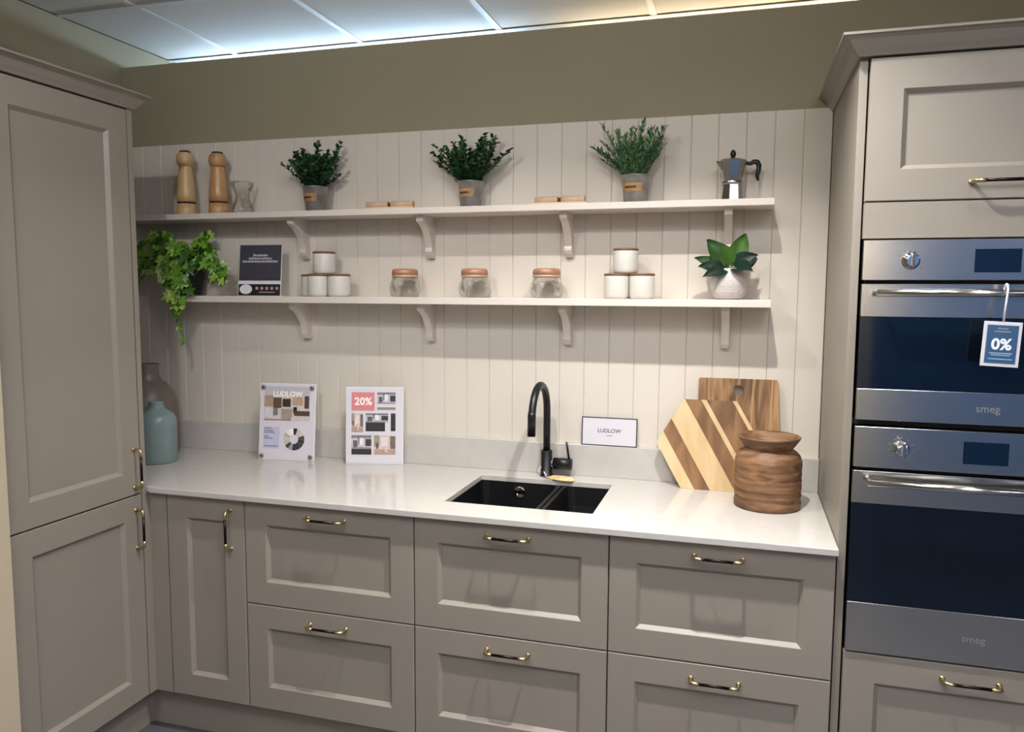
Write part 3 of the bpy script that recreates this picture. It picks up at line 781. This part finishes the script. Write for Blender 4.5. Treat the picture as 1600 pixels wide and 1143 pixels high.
# vine control points, local to the pot (x right, y away from viewer, z up from shelf)
VINES = [[(0, 0, .09), (-.05, -.02, .22), (-.14, -.02, .27), (-.16, .0, .255)], [(0, 0, .09), (-.03, -.03, .19), (-.12, -.05, .22), (-.20, -.06, .17), (-.235, -.05, .08)],
         [(-.02, 0, .09), (-.08, -.04, .17), (-.20, -.05, .18), (-.25, -.05, .06), (-.25, -.06, -.07)], [(-.02, -.02, .1), (-.1, -.06, .14), (-.17, -.07, .10), (-.2, -.07, .02)],
         [(.0, 0, .09), (.04, 0, .20), (.08, -.01, .25), (.11, -.01, .255)], [(.02, 0, .09), (.06, -.02, .19), (.13, -.03, .21), (.16, -.04, .13)], [(.02, -.01, .1), (.09, -.04, .18), (.16, -.05, .14), (.17, -.05, .07)],
         [(.03, 0, .1), (.12, -.02, .17), (.19, -.04, .12), (.215, -.05, .065)], [(0, -.03, .1), (.0, -.09, .17), (.0, -.11, .08), (.0, -.10, .02), (.02, -.095, -.06)], [(.01, -.03, .1), (.02, -.11, .14), (.03, -.12, .05), (.045, -.10, -.03)],
         [(-.01, -.03, .1), (-.04, -.09, .20), (-.05, -.11, .12), (-.02, -.11, .05)], [(0, 0, .1), (-.02, -.04, .22), (.02, -.06, .20), (.05, -.08, .15)], [(0, 0, .1), (-.06, -.03, .18), (-.10, -.05, .19), (-.12, -.06, .13)],
         [(0, 0, .1), (0, -.02, .2), (-.02, -.04, .215), (-.06, -.06, .19)], [(.02, -.03, .1), (.06, -.09, .17), (.075, -.11, .09), (.07, -.10, .03)], [(.01, 0, .1), (.07, -.03, .24), (.12, -.05, .23), (.15, -.06, .17)], [(-.01, 0, .1), (-.07, -.02, .25), (-.13, -.03, .25), (-.18, -.04, .20)], [(0, -.03, .1), (.02, -.07, .22), (.0, -.1, .18), (-.01, -.11, .12)],
         [(.01, -.03, .09), (-.0, -.10, .06), (.005, -.095, -.08), (.03, -.085, -.13), (.035, -.082, -.19)]]
for vi, cp in enumerate(VINES):
    pts = bez(cp, 14); vine.tube(pts, .0013, 5)
    L = sum((b - a).length for a, b in zip(pts, pts[1:])); n = max(4, int(L / .0155)); small = vi == len(VINES) - 1
    for k in range(1, n + 1):
        u = k / n * 13.999; i = int(u); p = pts[i].lerp(pts[i + 1], u - i)
        if p.z < .115 and (p.xy.length < .05): continue
        sz = rnd.uniform(.036, .056) * (.62 if small and u > 7 else 1) * (.7 if small and u > 11 else 1)
        out = Vector((rnd.uniform(-1, 1), rnd.uniform(-1, .1), rnd.uniform(-1.0, .35)))
        nn = Vector((rnd.uniform(-.6, .6), -1, rnd.uniform(0, .9))).normalized()
        y = (out - nn * out.dot(nn)).normalized(); x_ = y.cross(nn)
        o = link('leaf', rnd.choices(IV, (5, 3, 3, 3))[0], t)
        M = Matrix((x_ * sz, y * sz, nn * sz)).transposed().to_4x4()
        q = p + nn * .006
        zmax = .285 - (sz if q.y > -.09 else 0)
        q.y = min(q.y, .055); q.z = min(q.z, zmax)
        if q.z < .0 + sz and q.y > -.085 and q.z > -.2: q.y = -.088 - rnd.random() * .02
        M.translation = q; o.matrix_local = M
build(vine, 'vines', mat('ivy_stem', (96, 112, 50), .7), t)

# ------------------------------------------------------------------ worktop things
def bottle(label, x, y, prof, m, name):
    t = thing(name, label, 'vase', (x, y, WZ1 + .0002))
    k = next(i for i, (r, z) in enumerate(prof) if r < prof[0][0] * .62)
    build(MB().lathe(prof[:k + 1], 40, cap=(True, False)), 'body', m, t)
    nk = prof[k:]; build(MB().lathe(nk + [(nk[-1][0] - .004, nk[-1][1]), (nk[-1][0] - .005, nk[0][1])], 40, cap=(False, True)), 'neck', m, t)
bottle('tall grey-brown bottle vase behind the teal one', -.770, -.139, [(.108, 0), (.114, .006), (.114, .16), (.110, .21), (.098, .245), (.075, .275), (.052, .297), (.0435, .315), (.042, .33), (.043, .352), (.045, .362)],
       mat('grey_brown_glaze', (112, 102, 94), .4, var=.06, scale=12, bump=.1, bscale=30), 'bottle_vase')
bottle('small teal bottle vase standing before the taller brown one', -.612, -.278, [(.068, 0), (.072, .004), (.072, .150), (.070, .168), (.060, .185), (.042, .198), (.030, .208), (.026, .216), (.0255, .228), (.028, .236)],
       mat('teal_glaze', (126, 144, 143), .3, var=.05, scale=12), 'bottle_vase')

# easel prints: local x along the sheet, y depth, z up
PHOTO = {
 'warm': [(0, 1, 0, 1, (196, 186, 178)), (0, .2, .55, 1, (160, 140, 116)), (.2, .38, .5, .92, (92, 72, 52)), (.40, .58, .55, .88, (60, 48, 40)), (.62, .85, .62, .95, (176, 150, 128)), (.88, .98, .5, 1, (74, 62, 56)),
          (.02, .18, .12, .5, (206, 198, 204)), (.2, .3, .2, .5, (112, 110, 118)), (.38, .62, .05, .48, (156, 142, 130)), (.64, .72, .3, .55, (32, 26, 24)), (.66, 1, .2, .40, (84, 64, 50)), (.60, .70, .02, .16, (206, 190, 176)), (0, .6, 0, .05, (150, 120, 112))],
 'grey': [(0, 1, 0, 1, (188, 186, 192)), (0, 1, .78, 1, (124, 122, 124)), (.08, .3, .1, .62, (92, 90, 94)), (.42, .58, .25, .8, (222, 220, 224)), (.7, 1, .2, .72, (58, 56, 60)), (0, 1, 0, .12, (150, 140, 136)), (.34, .38, .3, .9, (60, 56, 54))],
 'dark': [(0, 1, 0, 1, (34, 34, 38)), (.08, .94, .18, .82, (46, 46, 52)), (0, 1, .88, 1, (62, 62, 66))],
 'blush': [(0, 1, 0, 1, (198, 186, 180)), (0, .25, .4, 1, (150, 140, 124)), (.35, .65, .42, .9, (216, 202, 200)), (.75, 1, .3, .95, (112, 100, 86)), (0, 1, 0, .28, (174, 146, 132)), (.1, .2, .3, .6, (84, 70, 58)), (.5, .62, .12, .4, (206, 186, 176))]}
def photo(t, style, x0, x1, z0, z1):
    mb = MB(); ms = []
    for k, (a, b, c, d, col) in enumerate(PHOTO[style]):
        mb.box(x0 + (x1 - x0) * a, x0 + (x1 - x0) * b, -.002 - k * .00002, -.0012, z0 + (z1 - z0) * c, z0 + (z1 - z0) * d, mi=k)
        ms.append(mat('print_%s_%d' % (style, k), col, .4, var=.10, scale=90))
    return build(mb, 'photo', ms, t)
def stand(label, x, y, rz, wd, h, tilt):
    t = thing('print_stand', label, 'sign', (x, y, WZ1 + .0003), (math.radians(-tilt), 0, math.radians(rz)), group='print stands on the worktop')
    build(MB().box(-wd / 2, wd / 2, 0, .006, 0, h, c=.001), 'backing', WHITE, t)
    build(MB().box(-wd / 2 + .004, wd / 2 - .004, -.0012, 0, .004, h - .004), 'sheet', PAPER, t)
    return t
def patch(t, name, m, x0, x1, z0, z1): return build(MB().box(x0, x1, -.002, -.0012, z0, z1), name, m, t)
t = stand('clear-fronted range sign with a colour wheel and corner studs', -.150, -.117, 8, .230, .300, 7)
photo(t, 'warm', -.096, .092, .155, .252)
patch(t, 'sky_band', mat('pale_grey_photo', (186, 180, 182), .4), -.096, .092, .252, .288)
link('lettering', text_mesh('LUDLOW', .028, mat('white_heading', (246, 242, 240), .5), .0006), t, (0, -.0024, .258), (PI / 2, 0, 0))
patch(t, 'text_panel', mat('lilac_text_panel', (186, 184, 204), .5), -.096, -.030, .045, .130)
mb = MB()
for zz, wd in ((.122, .030), (.113, .038), (.106, .044), (.090, .020), (.083, .036), (.053, .058)): mb.box(-.093, -.093 + wd, -.0024, -.002, zz, zz + .0035)
build(mb, 'text_lines', mat('slate_print', (110, 112, 132), .5), t)
wheel = [(40, 36, 38), (196, 184, 184), (206, 190, 186), (70, 72, 68), (48, 50, 48), (60, 60, 62), (46, 44, 56), (40, 38, 46), (150, 150, 148), (62, 62, 54), (186, 182, 170), (196, 190, 176), (176, 172, 160), (226, 220, 210), (236, 232, 226)]
for i, c in enumerate(wheel):
    a0 = PI / 2 + .06 - i * 2 * PI / 15; a1 = a0 - 2 * PI / 15 + .02; q = []
    for rr_ in ((.043, (a0, (a0 + a1) / 2, a1)), (.018, (a1, (a0 + a1) / 2, a0))):
        for a in rr_[1]: q.append((.030 + rr_[0] * math.cos(a), .083 + rr_[0] * math.sin(a)))
    build(MB().prism(q, 'y', -.002, -.0012), 'colour_swatch', mat('swatch_%d' % i, c, .5), t)
st = MB().lathe([(.0085, 0), (.0085, .006), (.006, .0075)], 18)
for q in st.v: q.y, q.z = -q.z, q.y
stm = st.mesh('stud', mat('satin_stud', (150, 146, 144), .3, .8))
for sx in (-1, 1):
    for zz in (.016, .284): link('stud', stm, t, (sx * .100, -.0012, zz))
t = stand('white sale sign with a pink square and kitchen photos', .2105, -.078, 16, .220, .296, 4.5)
patch(t, 'offer_square', mat('pink_offer', (206, 128, 128), .5), -.088, .000, .206, .276)
link('lettering', text_mesh('20%', .040, mat('offer_white', (244, 232, 228), .5), .0010), t, (-.043, -.0024, .240), (PI / 2, 0, 0))
photo(t, 'grey', .010, .080, .232, .276); patch(t, 'caption_bar', mat('taupe_bar', (140, 128, 112), .5), .010, .080, .209, .219)
photo(t, 'blush', -.088, -.044, .123, .196); photo(t, 'grey', -.034, .052, .162, .196); photo(t, 'dark', -.034, .040, .127, .1615)
photo(t, 'dark', .062, .080, .128, .196); photo(t, 'grey', -.088, -.012, .060, .112); photo(t, 'dark', -.088, -.012, .038, .0597); photo(t, 'blush', -.002, .080, .038, .112)

# small range name sign on the upstand
t = thing('name_sign', 'small white landscape name sign with a dark edge on the upstand', 'sign', (1.1005, -.0185, .9885), (math.radians(-4), 0, 0))
build(MB().box(-.099, .099, 0, .004, 0, .1015), 'edge', mat('dark_navy_edge', (36, 34, 44), .4), t)
build(MB().box(-.0955, .0955, -.001, 0, .0035, .098), 'face', PAPER, t)
link('lettering', text_mesh('LUDLOW', .0195, mat('violet_grey_print', (92, 80, 100), .5), .0003), t, (0, -.0013, .054), (PI / 2, 0, 0))
build(MB().box(-.010, .012, -.0014, -.001, .036, .0385), 'caption_print', mat('grey_print', (120, 130, 138), .5), t)

# cutting boards
W1 = mat('rustic_board_wood', (86, 58, 34), .55, rgb2=(172, 132, 90), scale=7, stretch=(4.5, 1, .5), distortion=1.6, bump=.1, bscale=30)
HOLE = mat('pale_end_grain', (196, 160, 112), .6)
t = thing('serving_board', 'rustic rectangular wooden board leaning on the panelling', 'cutting board', (1.534, -.062, WZ1 + .0003), (math.radians(-5.6), 0, 0))
n = 24; outer = []
hx, hz, hr = .004, .335, .017
pts = [(-.128, 0), (.132, 0), (.139, .07), (.136, .15), (.139, .22), (.134, .28), (.131, .36), (.127, .374), (-.122, .374), (-.127, .37)]
bm = bmesh.new()
ov = [bm.verts.new((x, 0, z)) for x, z in pts]; hv = [bm.verts.new((hx + hr * math.cos(2 * PI * i / n), 0, hz + hr * math.sin(2 * PI * i / n))) for i in range(n)]
ee = [bm.edges.new((ov[i], ov[(i + 1) % len(ov)])) for i in range(len(ov))] + [bm.edges.new((hv[i], hv[(i + 1) % n])) for i in range(n)]
bmesh.ops.triangle_fill(bm, edges=ee, use_beauty=True)
bad = [f for f in bm.faces if (Vector((hx, 0, hz)) - f.calc_center_median()).length < hr * .8]
bmesh.ops.delete(bm, geom=bad, context='FACES')
r_ = bmesh.ops.extrude_face_region(bm, geom=bm.faces[:])
for q in r_['geom']:
    if isinstance(q, bmesh.types.BMVert): q.co.y += .020
bmesh.ops.recalc_face_normals(bm, faces=bm.faces)
me = bpy.data.meshes.new('board'); bm.to_mesh(me); bm.free(); me.materials.append(W1)
link('board', me, t)

t = thing('hexagon_board', 'hexagonal striped two-tone wooden chopping board behind the jar', 'cutting board', (1.4475, -.096, WZ1 + .0003), (math.radians(-8.2), 0, 0))
sd = .1745; hgt = sd * math.sqrt(3)
hexa = [(-sd / 2, 0), (sd / 2, 0), (sd, hgt / 2), (sd / 2, hgt), (-sd / 2, hgt), (-sd, hgt / 2)]
def clip(poly, t0, keep_ge):
    # strips run parallel to the lower-left edge: parameter t = x + (hgt - z) * -1/sqrt3 ... measured along the top edge
    def par(p): return p[0] - (hgt - p[1]) / math.sqrt(3)
    out = []
    for a, b in zip(poly, poly[1:] + poly[:1]):
        da, db = par(a) - t0, par(b) - t0
        if not keep_ge: da, db = -da, -db
        if da >= 0: out.append(a)
        if (da > 0 and db < 0) or (da < 0 and db > 0):
            u = da / (da - db); out.append((a[0] + (b[0] - a[0]) * u, a[1] + (b[1] - a[1]) * u))
    return out
cuts = [-9, (96 - 315), (182 - 315), (322 - 315), (412 - 315), (442 - 315), (585 - 315), (612 - 315), 2000]
cuts = [c if abs(c) == 9 or c == 2000 else c / 295 * sd - sd / 2 for c in cuts]
PALE = mat('pale_acacia', (196, 166, 120), .5, rgb2=(216, 190, 148), scale=8, stretch=(2, 1, .5), distortion=.8)
DARK = mat('dark_acacia', (104, 72, 44), .5, rgb2=(146, 108, 70), scale=9, stretch=(2, 1, .5), distortion=1.0)
for i in range(len(cuts) - 1):
    pg = hexa
    if i > 0: pg = clip(pg, cuts[i] + .0003, True)
    if i < len(cuts) - 2: pg = clip(pg, cuts[i + 1] - .0003, False)
    if len(pg) >= 3: build(MB().prism(pg, 'y', 0, .020), 'strip', PALE if i % 2 == 0 else DARK, t)

JW = mat('old_turned_wood', (82, 56, 36), .6, rgb2=(140, 102, 68), scale=9, stretch=(1, 1, 5), distortion=1.2, bump=.35, bscale=24)
t = thing('wooden_jar', 'old turned wooden jar with a flared rim at the worktop end', 'jar', (1.634, -.234, WZ1 + .0003))
rnd = random.Random(5)
prof = [(.095, 0), (.100, .005)]
z = .01
while z < .145:
    g_ = rnd.choice((0, 0, .001, .0026)); prof.append((.100 - g_ + rnd.uniform(-.0006, .0006), z)); z += .0042
prof += [(.0985, .150), (.094, .163), (.084, .174), (.074, .180), (.0705, .183)]
build(MB().lathe(prof, 48, cap=(True, False)), 'body', JW, t)
build(MB().lathe([(.0705, .1832), (.074, .188), (.084, .202), (.0925, .215), (.0945, .219), (.092, .2215), (.085, .218), (.072, .204), (.062, .192), (.060, .12), (.03, .118)], 48, cap=(False, True)), 'rim', JW, t)
